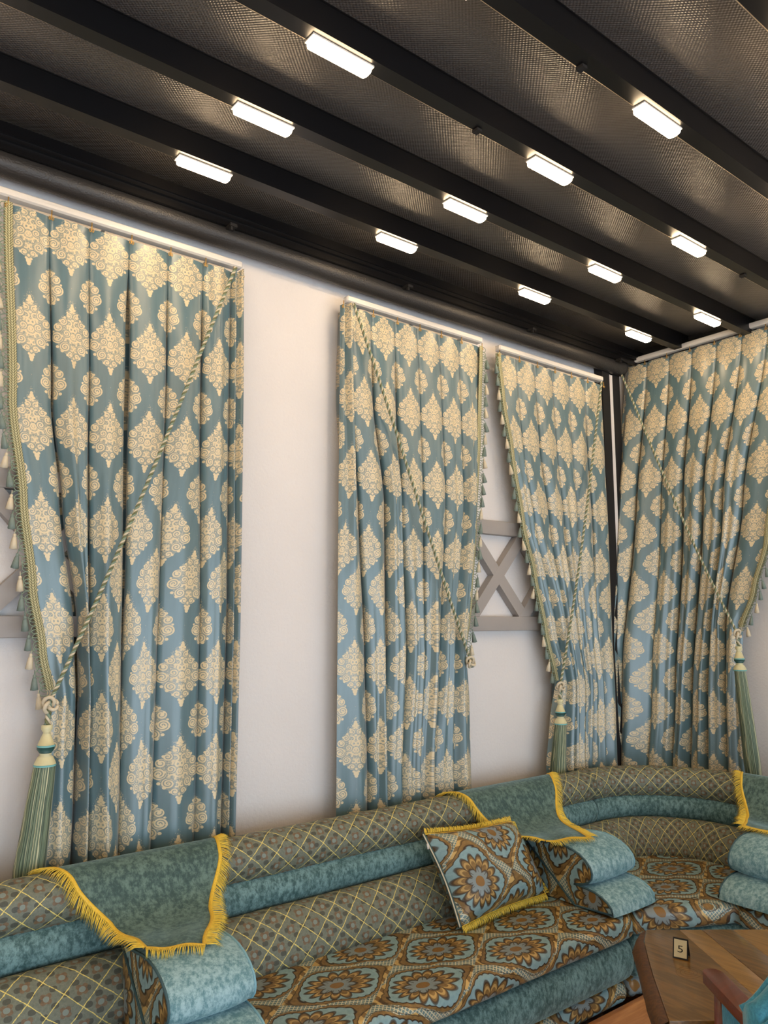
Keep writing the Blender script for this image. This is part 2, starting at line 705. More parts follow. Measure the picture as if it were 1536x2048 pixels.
def beam(k):
    y, z = YB[k], zc(YB[k])
    b = Bag()
    # hollow section with a small drip lip along each lower edge
    prof = [(-.022, .0), (-.022, .085), (-.027, .085), (-.027, .1), (.027, .1), (.027, .085), (.022, .085), (.022, .004), (.027, .004), (.027, .0)]
    n = len(prof)
    v = [(x, y + a, z + c) for x in (X0, BEAM_END) for a, c in prof]
    b.add(v, [(i, (i + 1) % n, n + (i + 1) % n, n + i) for i in range(n)] + [tuple(range(n)), tuple(range(2 * n - 1, n - 1, -1))])
    names = ['first', 'second', 'third', 'fourth', 'fifth']
    o = b.build('beam', BLACK, ceil, smooth=False)
    fix(o)
    if k < 6:
        for x in ([1.62, 3.3] if k in (2, 3) else []):
            c = Bag()
            c.box(x - .010, x + .010, y + .008, y + .032, z - .008, z + .006)
            fix(c.build('beam_clip', BLACKM, o, smooth=False))
        wv = [(lerp(X0, BEAM_END - .2, t / 40), y + .0295, z + .004 + .001 * sin(t * 1.7)) for t in range(41)]  # thin pale line along the beam's lower edge
        c = Bag()
        c.tube(wv, .0022, 5)
        c.build('edge_line', plain_line, o)


plain_line = plain('pale_line_metal', (190, 175, 150), 0.3, 0.05, 60, Metallic=0.6)
for k in range(12):
    beam(k)

ORD = ['first', 'second', 'third', 'fourth', 'fifth', 'sixth', 'seventh', 'eighth', 'ninth', 'tenth']


def led(k, x, idx):
    y, z = YB[k] + .016, zc(YB[k])   # the bar overhangs the wall side of its beam
    t = thing('light_bar', 'light bar %s from the corner on the %s black beam from the long curtain wall' % (ORD[idx], ORD[k]),
              'light', (x, y, z), 'light bars under the ceiling beams')
    L, W2, Hh = .098, .0215, .022
    # rounded stadium diffuser
    pts = []
    for i in range(24):
        a = 2 * pi * i / 24
        px = (L - .012) * (1 if cos(a) > 0 else -1) + .012 * cos(a)
        pts.append((px, W2 * max(-1, min(1, 1.25 * sin(a)))))
    v, u = [], []
    for sc, zz in ((1.0, -.004), (1.0, -.012), (.94, -.018), (.72, -Hh)):
        for a, b in pts:
            v.append((x + a * (sc * .15 + .85 if sc < 1 else 1), y + b * sc, z + zz))
    f = grid_faces(4, 24, True) + [tuple(range(24)), tuple(range(95, 71, -1))]
    o = mesh('diffuser', v, f, LEDM, t)
    fix(o)
    b = Bag()
    b.box(x - L - .003, x + L + .003, y - .022, y + .020, z - .005, z)
    fix(b.build('mount', WHITE, t, smooth=False))


for k in range(10):
    xs = [3.70 + .0 * k - .878 * i + (.012 * k if k < 5 else .05) for i in range(7)]
    for i, x in enumerate(xs):
        if k > 4 and i % 2:  # bars past the fifth beam are unseen, added to light the room
            continue
        if x > X0 + .2:
            led(k, x, i)

# roller and rail along the long wall
b = Bag()
rz, ry, rr = 3.138, -.075, .046
v, u = [], []
for x in (X0, 4.02):
    for j in range(32):
        g = 2 * pi * j / 32
        v.append((x, ry + rr * cos(g), rz + rr * sin(g)))
        u.append((x, rr * g))
t = thing('awning_roller', 'long black awning roller tube wound with woven fabric above the curtain rods', 'roller', (1, ry, rz - rr))
mesh('roller_tube', v, grid_faces(2, 32, True), ROLL, t, u)
b = Bag()
b.tube([(4.02, ry, rz), (4.032, ry, rz)], .047, 28)
b.build('end_cap', BLACKM, t)
b = Bag()
for (ya, yb, za, zb) in [(-.08, -.150, 3.186, 3.246), (-.122, -.135, 3.158, 3.187), (-.150, -.160, 3.200, 3.212)]:
    b.box(X0, XE - .002, yb, ya, za, zb)
o = b.build('trim_1', BLACK, None, smooth=False, kind='structure')
fix(o)
for x in (1.30, 2.22, 3.1, 3.9):
    bb = Bag()
    bb.box(x, x + .03, -.165, -.123, 3.146, 3.159)
    bb.box(x + .004, x + .012, -.16, -.148, 3.132, 3.147)
    fix(bb.build('bracket', BLACKM, o, smooth=False))
box('trim_2', 3.85, 3.922, -.06, -.002, 0, 3.20, BLACKM, kind='structure')
box('trim_3', 3.924, 3.966, -.05, -.002, 0, 3.09, WALL, kind='structure')
box('trim_4', 3.968, 4.04, -.05, -.002, 0, 3.20, BLACKM, kind='structure')
box('trim_5', XE - .04, XE - .002, Y0, -.0, 3.235, 3.29, BLACKM, kind='structure')

# ------------------------------------------------------------------ timber X frames on the wall
def frame(x0, x1, cx, step, label):
    t = thing('wall_timber_frame', label, 'wood frame', ((x0 + x1) / 2, -.02, 1.535), 'timber frames on the wall')
    zb, zt, w2 = 1.535, 2.10, .072
    D = .045
    box('rail', x0, x1, -D, -.002, zb, zb + w2, TAUPE, t, .003)
    box('rail', x0, x1, -D, -.002, zt - w2, zt, TAUPE, t, .003)
    za, zc2 = zb + w2, zt - w2
    n = 0
    for i in range(-2, 3):
        for sgn in (1, -1):
            xm = cx + i * step
            if xm - step / 2 < x0 - .01 or xm + step / 2 > x1 + .01:
                continue
            a = Vector((xm - sgn * step / 2, 0, za))
            c = Vector((xm + sgn * step / 2, 0, zc2))
            d = (c - a).normalized()
            p = Vector((-d.z, 0, d.x)) * .03
            yy = -.044 if sgn > 0 else -.0435
            hw = abs(.03 / d.z)
            q = [a + Vector((-hw, 0, 0)), a + Vector((hw, 0, 0)), c + Vector((hw, 0, 0)), c + Vector((-hw, 0, 0))]
            v = [(s.x, yy, s.z) for s in q] + [(s.x, -.002, s.z) for s in q]
            o = mesh('diagonal', v, [(0, 1, 2, 3), (7, 6, 5, 4), (0, 4, 5, 1), (1, 5, 6, 2), (2, 6, 7, 3), (3, 7, 4, 0)], TAUPE, t, smooth=False)
            fix(o)


frame(2.52, 3.5, 2.925, .375, 'taupe wooden X brace frame on the wall between two curtains near the corner')
frame(-.50, .935, .325, .40, 'taupe wooden X brace frame on the wall peeking out behind the tasselled curtain edge')

# ------------------------------------------------------------------ curtains
PV = 0.147
PF = 0.225


def place_long(s, off, z):
    return Vector((s, -off, z))


def place_end(s, off, z):
    out = .23 * sstep(.40, -.02, s) * min(1, max(0, (3.15 - z) / 1.7))
    return Vector((XE - off - out, -s - (.02 if s < 0.05 else 0), z))


def curtain(name, label, place, ztop, edges, delta, free, gap, vtop, slack, seed):
    """edges: pleat lines as (z, s) polylines, from one side to the other"""
    rnd = random.Random(seed)
    ph = [rnd.uniform(0, 6.28) for _ in range(40)]
    s_mid = poly(edges[len(edges) // 2], ztop)
    root = thing(name, label, 'curtain', place(s_mid, .1, .03), 'damask curtains')
    zs = [ztop - (ztop - .03) * i / 95 for i in range(96)]
    NP = 11
    verts, uvs, faces = [], [], []
    K = len(edges) - 1
    ncol = None
    for z in zs:
        row, ru = [], []
        tt = (ztop - z) / (ztop - .03)
        wl = sstep(0.02, .25, tt)
        g0 = gap * 1.15 * sstep(0.0, .12, tt) * (1 - .65 * sstep(.4, .7, tt))
        E_ = [poly(e, z) for e in edges]
        for k in range(K):
            a, c = E_[k], E_[k + 1]
            width = c - a
            comp = max(0, 1 - width / PV)
            dk = lerp(delta[k], delta[min(k + 1, K - 1)], .5)
            bul = .010 + .012 * wl + .035 * comp + .012 * sstep(.4, .9, tt)
            ga = g0 * (.6 + .4 * sin(ph[k] + 3 * tt)) if k > 0 else 0
            gc = g0 * (.6 + .4 * sin(ph[k + 1] + 3 * tt)) if k < K - 1 else 0
            for j in range(NP):
                t = j / (NP - 1)
                s = lerp(a + ga * .5, c - gc * .5, t)
                und = .008 * wl * sin(2 * pi * t * 1.0 + ph[k + 8] + 2.5 * tt * sin(ph[k + 16])) * (1 + 1.5 * sstep(.45, .9, tt))
                if comp > .12:
                    und += .014 * comp * 3 * sin(2 * pi * t * 2 + ph[k + 3])
                off = .085 + bul * sin(pi * t) ** .7 + und * sin(pi * t)
                sh = lerp(delta[k - 1] if k else delta[0], delta[k], .5 + t / 2 if t < .5 else 1)
                sh = lerp(sh, lerp(delta[k], delta[min(k + 1, K - 1)], t - .5 if t > .5 else 0), 1 if t > .5 else 0)
                row.append(place(s, off, z))
                ru.append((k * PF + (t - .5) * PV + sh * PF * sstep(ztop - .65, ztop - 1.55, z), z - vtop))
            if k < K - 1:
                dep = .079 + .001 * sin(ph[k + 20])
                sh = lerp(delta[k], delta[k + 1], .5) * PF * sstep(ztop - .65, ztop - 1.55, z)
                u0, u1 = k * PF + .5 * PV, (k + 1) * PF - .5 * PV
                gn = g0 * (.6 + .4 * sin(ph[k + 1] + 3 * tt))
                for q, (ss, dd) in enumerate([(-.7, .35), (-2.2, 1), (2.2, 1), (.7, .35)]):
                    row.append(place(c + ss * gn, .085 - dep * dd, z))
                    ru.append((lerp(u0, u1, (q + 1) / 5) + sh, z - vtop))
        ncol = len(row)
        verts += row
        uvs += ru
    faces = grid_faces(len(zs), ncol)
    mesh('fabric', verts, faces, DAMASK, root, uvs)
    # hooks under the rod
    for k in range(K + 1):
        s = poly(edges[k], ztop)
        c = place(s + (0.004 if k == 0 else -.004 if k == K else 0), .108, ztop - .012)
        bag = Bag()
        bag.tube([c + Vector((0, 0, .028)), c + Vector((0, 0, .012)), c], .0022, 5)
        for a in (-1, 1):
            d = place(s + a * .008, .112, ztop - .004) - place(s, .112, ztop - .004)
            ring = [c + Vector((0, 0, -.002)) + d * (.55 + .45 * cos(g)) + Vector((0, 0, .006 * sin(g))) for g in [2 * pi * i / 8 for i in range(8)]]
            bag.tube(ring, .0018, 4, closed=True)
        bag.build('hook', GOLDM, root)
    # tasselled braid down the free side
    if free is not None:
        e = edges[0] if free < 0 else edges[-1]
        bo = .112
        path = []
        zz = ztop
        zend = tie_z[name + label]
        while zz > zend:
            path.append((poly(e, zz), zz))
            zz -= .0125
        v, u = [], []
        acc = 0
        for i, (s, z) in enumerate(path):
            if i:
                acc += math.hypot(s - path[i - 1][0], z - path[i - 1][1])
            for j, (ds, dof) in enumerate([(-.006, -.012), (-.006, .004), (0, .009), (.007, .010), (.014, .009), (.02, .004)]):
                v.append(place(s - free * 0 + (ds if free < 0 else -ds), bo + dof - .012, z))
                u.append((acc, ds))
        mesh('braid', v, grid_faces(len(path), 6), BRAID, root, u)
        loops = Bag()
        dist = 0
        nxt = .01
        tpos = []
        seg = 0
        lastt = None
        for i in range(1, len(path)):
            (s0, z0), (s1, z1) = path[i - 1], path[i]
            l = math.hypot(s1 - s0, z1 - z0)
            dist += l
            if dist >= nxt:
                nxt += .0165
                seg += 1
                tx, tz = (s1 - s0) / l, (z1 - z0) / l
                nx, nz = (free * abs(tz)), -tx * free * (1 if tz < 0 else -1)
                nx, nz = free * abs(tz), free * tx
                R = .018 if seg % 4 else .026
                pts = []
                for q in range(8):
                    a = pi * q / 7
                    al = (.5 - .5 * cos(a)) * .028 - .010
                    ou = sin(a) * R
                    pts.append(place(s1 + tx * al + nx * (ou + .004), bo - .008 + .004 * sin(a), z1 + tz * al + nz * ou))
                loops.tube(pts, .0016, 4, cap=False)
                if seg % 4 == 0:
                    tpos.append((s1 + nx * .03, z1 + nz * .03 - .008))
        loops.build('loop_fringe', SAGE, root, kind='stuff')
        for i, (s, z) in enumerate(tpos):
            src = TAS[i % 2 if i % 5 else 1]
            o = bpy.data.objects.new('tassel', src)
            o.location = place(s, bo - .004, z) - root.location
            o.rotation_euler = (rnd.uniform(-.1, .1), rnd.uniform(-.18, .18), rnd.uniform(0, 6))
            link(o, root)
    return root


def make_small_tassel(mat):
    bag = Bag()
    bag.tube([(0, 0, .02), (0, 0, .004)], .0014, 5)
    jit = [1 + (.10 if i % 2 else -.10) for i in range(16)]
    bag.lathe([(.001, .006), (.0045, .004), (.005, .0), (.0042, -.004)], (0, 0, 0), 16)
    bag.lathe([(.0042, -.003), (.0065, -.010), (.009, -.025), (.0115, -.044), (.003, -.046)], (0, 0, 0), 16, jit)
    me = bpy.data.meshes.new('small_tassel')
    me.from_pydata([tuple(x) for x in bag.v], [], bag.f)
    me.polygons.foreach_set('use_smooth', [True] * len(me.polygons))
    me.materials.append(mat)
    return me


TAS = [make_small_tassel(CREAM), make_small_tassel(GREENTH)]
tie_z = {}
N1 = 'window_curtain'
L1 = 'teal gold damask curtain between the bare plaster stretch and the partly hidden timber frame'
L2 = 'teal gold damask curtain between the bare plaster stretch and the full X brace'
L3 = 'teal gold damask curtain between the full X brace and the black corner post'
L4 = 'teal and gold damask curtain on the end wall past the black corner post'
tie_z[N1 + L1], tie_z[N1 + L2], tie_z[N1 + L3], tie_z[N1 + L4] = 1.36, 1.40, 1.27, 1.55


def px(plane, ax, pts):
    """pixel polyline on the curtain's plane -> (z, s)"""
    r = []
    for x, y in pts:
        q = at(x, y, ax, plane)
        r.append((q.z, q.x if ax == 1 else -q.y))
    return r


e1 = [px(-.1, 1, [(13, 400), (20, 800), (42, 1000), (60, 1170), (80, 1300), (97, 1395), (90, 1480), (78, 1740)]),
      px(-.1, 1, [(102, 430), (107, 800), (125, 1000), (155, 1260), (158, 1400), (150, 1640)]),
      px(-.1, 1, [(182, 458), (182, 800), (180, 1240), (180, 1500), (178, 1700)]),
      px(-.1, 1, [(262, 482), (257, 800), (250, 1240), (240, 1700)]),
      px(-.1, 1, [(340, 505), (336, 800), (320, 1250), (305, 1690)]),
      px(-.1, 1, [(410, 523), (406, 800), (404, 1250), (392, 1680)]),
      px(-.1, 1, [(466, 540), (462, 800), (458, 1250), (446, 1680)]),
      px(-.1, 1, [(485, 545), (480, 800), (466, 1250), (455, 1680)])]
curtain(N1, L1, place_long, 2.992, e1, [0, 0, .22, .5, .5, .5, .5], -1, .019, 2.908, 1, 1)
e2 = [px(-.1, 1, [(684, 612), (681, 1000), (677, 1550)]),
      px(-.1, 1, [(700, 614), (706, 800), (722, 1000), (735, 1300), (740, 1550)]),
      px(-.1, 1, [(745, 625), (752, 800), (775, 1000), (778, 1300), (768, 1550)]),
      px(-.1, 1, [(793, 640), (798, 800), (806, 1000), (818, 1300), (806, 1550)]),
      px(-.1, 1, [(838, 654), (845, 800), (852, 1000), (852, 1300), (840, 1550)]),
      px(-.1, 1, [(881, 667), (888, 800), (896, 1000), (882, 1300), (870, 1550)]),
      px(-.1, 1, [(921, 680), (926, 800), (930, 1000), (908, 1300), (908, 1550)]),
      px(-.1, 1, [(963, 692), (960, 850), (951, 1050), (942, 1200), (930, 1310), (942, 1400), (947, 1550)])]
curtain(N1, L2, place_long, 2.992, e2, [.5, .5, .35, .2, 0, 0, 0], 1, .016, 2.900, 1, 2)
e3 = [px(-.1, 1, [(996, 712), (1005, 800), (1022, 900), (1045, 1050), (1068, 1150), (1090, 1260), (1114, 1370), (1104, 1440), (1097, 1535)]),
      px(-.1, 1, [(1037, 725), (1050, 900), (1072, 1050), (1112, 1250), (1132, 1370), (1126, 1535)]),
      px(-.1, 1, [(1073, 735), (1085, 900), (1104, 1050), (1132, 1250), (1148, 1370), (1146, 1535)]),
      px(-.1, 1, [(1108, 742), (1118, 900), (1133, 1050), (1152, 1250), (1166, 1370), (1164, 1535)]),
      px(-.1, 1, [(1141, 751), (1149, 900), (1160, 1050), (1172, 1250), (1183, 1370), (1184, 1535)]),
      px(-.1, 1, [(1173, 760), (1180, 900), (1191, 1050), (1196, 1250), (1204, 1370), (1206, 1535)]),
      px(-.1, 1, [(1206, 768), (1213, 900), (1220, 1050), (1228, 1250), (1232, 1370), (1236, 1535)])]
curtain(N1, L3, place_long, 2.985, e3, [0, 0, .15, .35, .5, .5], -1, .014, 2.885, 1, 3)
e4 = [px(4.1, 0, [(1243, 735), (1246, 1000), (1252, 1400), (1254, 1535)]),
      px(4.1, 0, [(1291, 722), (1284, 1000), (1282, 1400), (1280, 1535)]),
      px(4.1, 0, [(1335, 712), (1324, 1000), (1322, 1400), (1320, 1535)]),
      px(4.1, 0, [(1381, 700), (1362, 1000), (1354, 1400), (1352, 1535)]),
      px(4.1, 0, [(1430, 685), (1402, 1000), (1382, 1400), (1380, 1535)]),
      px(4.1, 0, [(1481, 668), (1442, 1000), (1413, 1400), (1414, 1535)]),
      px(4.1, 0, [(1533, 653), (1482, 1000), (1448, 1250), (1450, 1400), (1454, 1535)]),
      px(4.1, 0, [(1584, 638), (1560, 900), (1536, 1080), (1510, 1180), (1483, 1262), (1478, 1400), (1486, 1535)])]
curtain(N1, L4, place_end, 3.165, e4, [.3, .2, .1, 0, .1, 0, 0], 1, .014, 3.100, 1, 4)


# ------------------------------------------------------------------ curtain rods
def rod(label, a, b_, horizontal):
    t = thing('curtain_rod', label, 'curtain rod', (a + b_) / 2, 'white curtain rods')
    bag = Bag()
    n = 16
    v = []
    d = (b_ - a).normalized()
    side = Vector((0, -1, 0)) if horizontal else Vector((-1, 0, 0))
    prof = [(-.02, .016), (.014, .016), (.018, .012), (.019, 0), (.018, -.008), (.01, -.013), (-.02, -.013)]
    for p, sc in ((a, .55), (a + d * .006, 1), (b_ - d * .006, 1), (b_, .55)):
        for (o, z) in prof:
            v.append(p + side * o * sc + Vector((0, 0, z * sc)))
    n = len(prof)
    bag.add(v, grid_faces(4, n, True) + [tuple(range(n)), tuple(range(4 * n - 1, 3 * n - 1, -1))])
    fix(bag.build('channel', WHITE, t, smooth=False))
    for f in (.12, .5, .88):
        p = a.lerp(b_, f)
        q = p - side * .096
        bb = Bag()
        bb.tube([p - side * .018, q], .007, 6)
        bb.build('bracket', WHITE, t)


rod('white curtain rod above the curtain that partly hides a timber frame', Vector((.30, -.098, 3.020)), Vector((1.385, -.098, 3.020)), True)
rod('white curtain rod above the lone curtain between bare plaster and X brace', Vector((1.905, -.098, 3.020)), Vector((2.765, -.098, 3.020)), True)
rod('white curtain rod above the curtain next to the black corner post', Vector((2.89, -.098, 3.013)), Vector((3.785, -.098, 3.013)), True)
rod('white curtain rod under the beam ends on the end wall', Vector((XE - .1, -.10, 3.190)), Vector((XE - .1, -1.35, 3.190)), False)


# ------------------------------------------------------------------ tiebacks
def tieback(label, a, k, tail, tassel=True, seed=0, behind=None):
    """cord from the rod end a to the knot k, tassel hanging below; tail = bottom of the skirt"""
    rnd = random.Random(seed)
    t = thing('curtain_tieback', label, 'tieback', k if not tassel else tail, 'corded curtain tiebacks')
    L = (k - a).length
    nseg = int(L / .0035)
    ax = (k - a).normalized()
    e = ax.cross(Vector((0, 1, .3))).normalized()
    g = ax.cross(e)
    for s, mat in enumerate((OLIVE, CREAM, SAGE)):
        bag = Bag()
        pts = []
        for i in range(nseg + 1):
            f = i / nseg
            p = a.lerp(k, f) + Vector((0, 0, -.05 * sin(pi * f) * f)) + (Vector((-.02 * sin(pi * f), 0, 0)) if a.x > 4 else Vector((0, -.012 * sin(pi * f), 0)))
            an = 2 * pi * (f * L / .030) + s * 2 * pi / 3
            pts.append(p + (e * cos(an) + g * sin(an)) * .0036)
        bag.tube(pts, .0038, 5)
        # continue below the knot to the tassel
        if tassel:
            n2 = 16
            h = k + (tail - k).normalized() * .075
            pts = []
            for i in range(n2 + 1):
                f = i / n2
                an = 2 * pi * f * 1.9 + s * 2.09
                pts.append(k.lerp(h, f) + Vector((cos(an), sin(an), 0)) * .005)
            bag.tube(pts, .0048, 5)
        bag.build('strand', mat, t)
    bag = Bag()
    pts = []
    for i in range(60):
        q = 2 * pi * i / 60
        r = .016 + .007 * cos(3 * q)
        pts.append(k + Vector((r * cos(2 * q), .010 * sin(3 * q) - .004, r * sin(2 * q) * 1.1 - .01)))
    bag.tube(pts, .0062, 6, closed=True)
    bag.build('knot', CREAM, t)
    if behind is not None:
        bag = Bag()
        bag.tube([k, k.lerp(behind, .5) + Vector((0, 0, -.012)), behind], .006, 6)
        bag.build('loop_end', OLIVE, t)
    if not tassel:
        return t
    h = k + (tail - k).normalized() * .072
    par = [('cap', CAPC, [(.012, .0), (.017, -.002), (.017, -.014), (.010, -.024)]),
           ('bell', CAPC, [(.010, -.023), (.013, -.03), (.026, -.064)]),
           ('ring', AQUA, [(.026, -.062), (.0275, -.065), (.026, -.068)]),
           ('band', DKGREEN, [(.026, -.067), (.0265, -.075), (.018, -.087)]),
           ('ring', CAPC, [(.017, -.086), (.019, -.089), (.017, -.092)]),
           ('dome', CAPC, [(.015, -.091), (.024, -.100), (.031, -.115), (.033, -.122)]),
           ('ring', AQUA, [(.033, -.121), (.0345, -.124), (.033, -.127)])]
    for nm, mt, pr in par:
        bag = Bag()
        bag.lathe(pr, h, 24)
        bag.build(nm, mt, t)
    bag = Bag()
    n = 160
    jit = [1 + rnd.uniform(-.06, .06) for _ in range(n)]
    top = h + Vector((0, 0, -.124))
    v, u = [], []
    rows = 14
    dirv = tail - top
    for i in range(rows):
        f = i / (rows - 1)
        r = lerp(.032, .046, f ** .8) * (1 - .10 * sstep(.85, 1, f))
        c = top + dirv * f
        for q in range(n):
            an = 2 * pi * q / n
            rr_ = r * (1 + (jit[q] - 1) * (0.6 + f))
            v.append(c + Vector((rr_ * cos(an), rr_ * sin(an) * .8, (rnd.uniform(-.008, .004) if i == rows - 1 else 0))))
            u.append((q / n, f))
    f_ = grid_faces(rows, n, True) + [tuple((rows - 1) * n + q for q in range(n))]
    mesh('skirt', v, f_, SKIRT, t, u)
    return t


tieback('twisted cord with green tassel on the curtain that partly hides a timber frame', Vector((1.335, -.150, 2.985)), Vector((.722, -.155, 1.335)), Vector((.690, -.138, .775)), True, 1)
tieback('twisted cord tied across the lone curtain between plaster and X brace, without tassel', Vector((1.915, -.150, 2.985)), Vector((2.595, -.160, 1.405)), Vector((2.6, -.14, 1.3)), False, 2, Vector((2.655, -.02, 1.38)))
tieback('twisted cord and green tassel of the curtain beside the corner post', Vector((3.715, -.150, 2.975)), Vector((3.250, -.155, 1.255)), Vector((3.225, -.138, .775)), True, 3)
tieback('twisted cord and green tassel of the end wall curtain', Vector((4.02, -.062, 3.150)), Vector((4.005, -.722, 1.525)), Vector((4.020, -.760, .775)), True, 4)

# ------------------------------------------------------------------ sofa
ARC_C = Vector((3.3, -.755))
AS, AL = 3.3, .5 * pi / 2


def pth(s, o):
    if s <= AS:
        return s, -o
    if s <= AS + AL:
        ph = (s - AS) / .5
        return ARC_C.x + (.755 - o) * sin(ph), ARC_C.y + (.755 - o) * cos(ph)
    return 4.055 - o, -.755 - (s - AS - AL)


def circ(o, z, r, n=24, sx=1.0, sz=1.0, rot=0):
    p = []
    for i in range(n):
        a = 2 * pi * i / n + pi
        x, y = r * cos(a) * sx, r * sin(a) * sz
        p.append((o + x * cos(rot) - y * sin(rot), z + x * sin(rot) + y * cos(rot)))
    return p


def rrect(o0, o1, z0, z1, r, n=6):
    p = []
    for cx, cz, a0 in ((o1 - r, z1 - r, 0), (o0 + r, z1 - r, pi / 2), (o0 + r, z0 + r, pi), (o1 - r, z0 + r, 1.5 * pi)):
        for i in range(n + 1):
            a = a0 + pi / 2 * i / n
            p.append((cx + r * cos(a), cz + r * sin(a)))
    k = len(p) // 2
    return p[k:] + p[:k]


def sweep(name, prof, s0, s1, mat, parent, step=.06, endr=.02, wave=0.0, uoff=0.0, seed=0, ends=(1, 1)):
    """closed profile (o, z) swept along the back line; ends pulled in softly"""
    rnd = random.Random(seed)
    co = sum(p[0] for p in prof) / len(prof)
    cz = sum(p[1] for p in prof) / len(prof)
    hs = max(max(abs(p[0] - co), abs(p[1] - cz)) for p in prof)
    n = max(2, int((s1 - s0) / step))
    st = []
    for e in range(4):
        a = pi / 2 * e / 4
        if ends[0]:
            st.append((s0 + endr * (1 - sin(a)) * 1.0, 1 - endr * (1 - cos(pi / 2 - a)) / hs))
    ring = []
    # start cap rings
    for e in range(4):
        a = pi / 2 * e / 3
        ring.append((s0 + endr * (1 - cos(a)) if ends[0] else s0, 1 - (endr / hs) * (1 - sin(a)) if ends[0] else 1))
    for i in range(1, n):
        ring.append((lerp(s0 + endr, s1 - endr, i / n), 1))
    for e in range(3, -1, -1):
        a = pi / 2 * e / 3
        ring.append((s1 - endr * (1 - cos(a)) if ends[1] else s1, 1 - (endr / hs) * (1 - sin(a)) if ends[1] else 1))
    per = [0]
    for i in range(1, len(prof) + 1):
        q, w_ = prof[i % len(prof)], prof[i - 1]
        per.append(per[-1] + math.hypot(q[0] - w_[0], q[1] - w_[1]))
    N = len(prof) + 1
    v, u = [], []
    ph = rnd.uniform(0, 6)
    for (s, k) in ring:
        wv = wave * (sin(s * 9 + ph) + .6 * sin(s * 17 + ph * 2))
        for i in range(N):
            o, z = prof[i % len(prof)]
            o, z = co + (o - co) * (k + wv), cz + (z - cz) * (k + wv)
            x, y = pth(s, o)
            v.append((x, y, z))
            u.append((s + uoff, per[i]))
    f = grid_faces(len(ring), N)
    f.append(tuple(range(N - 1)))
    f.append(tuple((len(ring) - 1) * N + i for i in range(N - 1))[::-1])
    ob = mesh(name, v, f, mat, parent, u)
    fix(ob)
    return ob


TOPR = circ(.255, .762, .078, 28)
MIDR = circ(.268, .648, .068, 24, 1.0, .98)
LOWP = [(.30, .44), (.455, .44), (.468, .47), (.455, .52), (.425, .57), (.39, .605), (.36, .612), (.325, .605), (.30, .58)]


def smoothp(p, n=2):
    for _ in range(n):
        q = []
        for i in range(len(p)):
            a, c = p[i], p[(i + 1) % len(p)]
            q += [(a[0] * .75 + c[0] * .25, a[1] * .75 + c[1] * .25), (a[0] * .25 + c[0] * .75, a[1] * .25 + c[1] * .75)]
        p = q
    return p


LOWP = smoothp(LOWP)
SEATP = rrect(.40, .905, .365, .455, .036)
BASEP = smoothp([(.30, .20), (.84, .20), (.885, .225), (.90, .28), (.89, .335), (.86, .362), (.30, .362)], 2)
LOWR = rrect(.30, .862, .118, .205, .04)
FRAMEP = rrect(.215, .31, .02, .70, .02)


def back(root, s0, s1, uo):
    sweep('top_roll', TOPR, s0, s1, LATT, root, .05, .012, .006, uo, 1)
    sweep('middle_roll', MIDR, s0, s1, VELVET, root, .05, .02, .008, uo, 2)
    sweep('back_cushion', LOWP, s0, s1, LATT, root, .05, .012, .01, uo, 3)
    sweep('back_frame', FRAMEP, s0, s1, DARKPIPE_M, root, .08, .004)


DARKPIPE_M = plain('sofa_back_cloth', (60, 84, 84), 0.8)


def section(label, sb, ss, uo):
    root = thing('sofa_section', label, 'sofa', ((ss[0] + ss[1]) / 2 if ss[0] < 3 else 3.5, -.5 if ss[0] < 3 else -1.9, 0), 'patterned sofa sections')
    back(root, sb[0], sb[1], uo)
    sweep('seat_cushion', SEATP, ss[0], ss[1], BROC_SEAT, root, .06, .03, .004, uo, 5)
    sweep('base_roll', BASEP, ss[0], ss[1], VELVET, root, .06, .03, .003, uo, 6)
    sweep('lower_roll', LOWR, ss[0], ss[1], BROC_SEAT, root, .06, .03, .003, uo + .1, 7)
    return root


sA = section('patterned sofa section without a pillow, below the curtain with the longest green tassel', (-1.3, 1.13), (-1.3, 1.13), 0)
sB = section('patterned sofa section with the throw pillow on its seat', (1.134, 3.30), (1.134, 2.74), 0)
sD = section('patterned sofa section running along the end wall', (AS + AL + .38, AS + AL + 2.2), (AS + AL + .335, AS + AL + 2.2), .2)


def plinth(root, x0, x1, y0, y1, ax=0):
    """plank boxes under the section"""
    t = .022
    box('plinth_board', x0, x1, y0, y0 + t, 0, .135, PLINTHW, root, .002)
    box('plinth_board', x1 - t, x1, y0 + t, y1, 0, .117, PLINTHW, root, .002)
    box('plinth_board', x0, x1 - t, y1 - t, y1, 0, .117, PLINTHW, root, .002)


plinth(sA, -1.3, 1.12, -.895, -.33)
plinth(sB, 1.14, 2.90, -.895, -.33)
plinth(sD, 3.2, 3.74, -3.2, -1.15)

# corner section
sC = thing('sofa_section', 'curved corner sofa section between the two armrests under the end wall curtain', 'sofa', (3.3, -.6, 0), 'patterned sofa sections')
back(sC, 3.302, AS + AL + .378, .05)


def slab(name, pts, z0, z1, mat, root, bev, uvrot=0):
    n = len(pts)
    v = [(x, y, z0) for x, y in pts] + [(x, y, z1) for x, y in pts]
    f = [tuple(range(n))[::-1], tuple(range(n, 2 * n))] + [(i, (i + 1) % n, n + (i + 1) % n, n + i) for i in range(n)]
    o = mesh(name, v, f, mat, root, smooth=False)
    bevel(o, bev, 4, 50)
    off = origin(root)
    me = o.data
    l = me.uv_layers.new(name='UVMap') if not me.uv_layers else me.uv_layers[0]
    for lp in me.loops:
        c = me.vertices[lp.vertex_index].co + off
        l.data[lp.index].uv = ((c.x * cos(uvrot) - c.y * sin(uvrot)), (c.x * sin(uvrot) + c.y * cos(uvrot)) + (z1 - c.z))
    return o


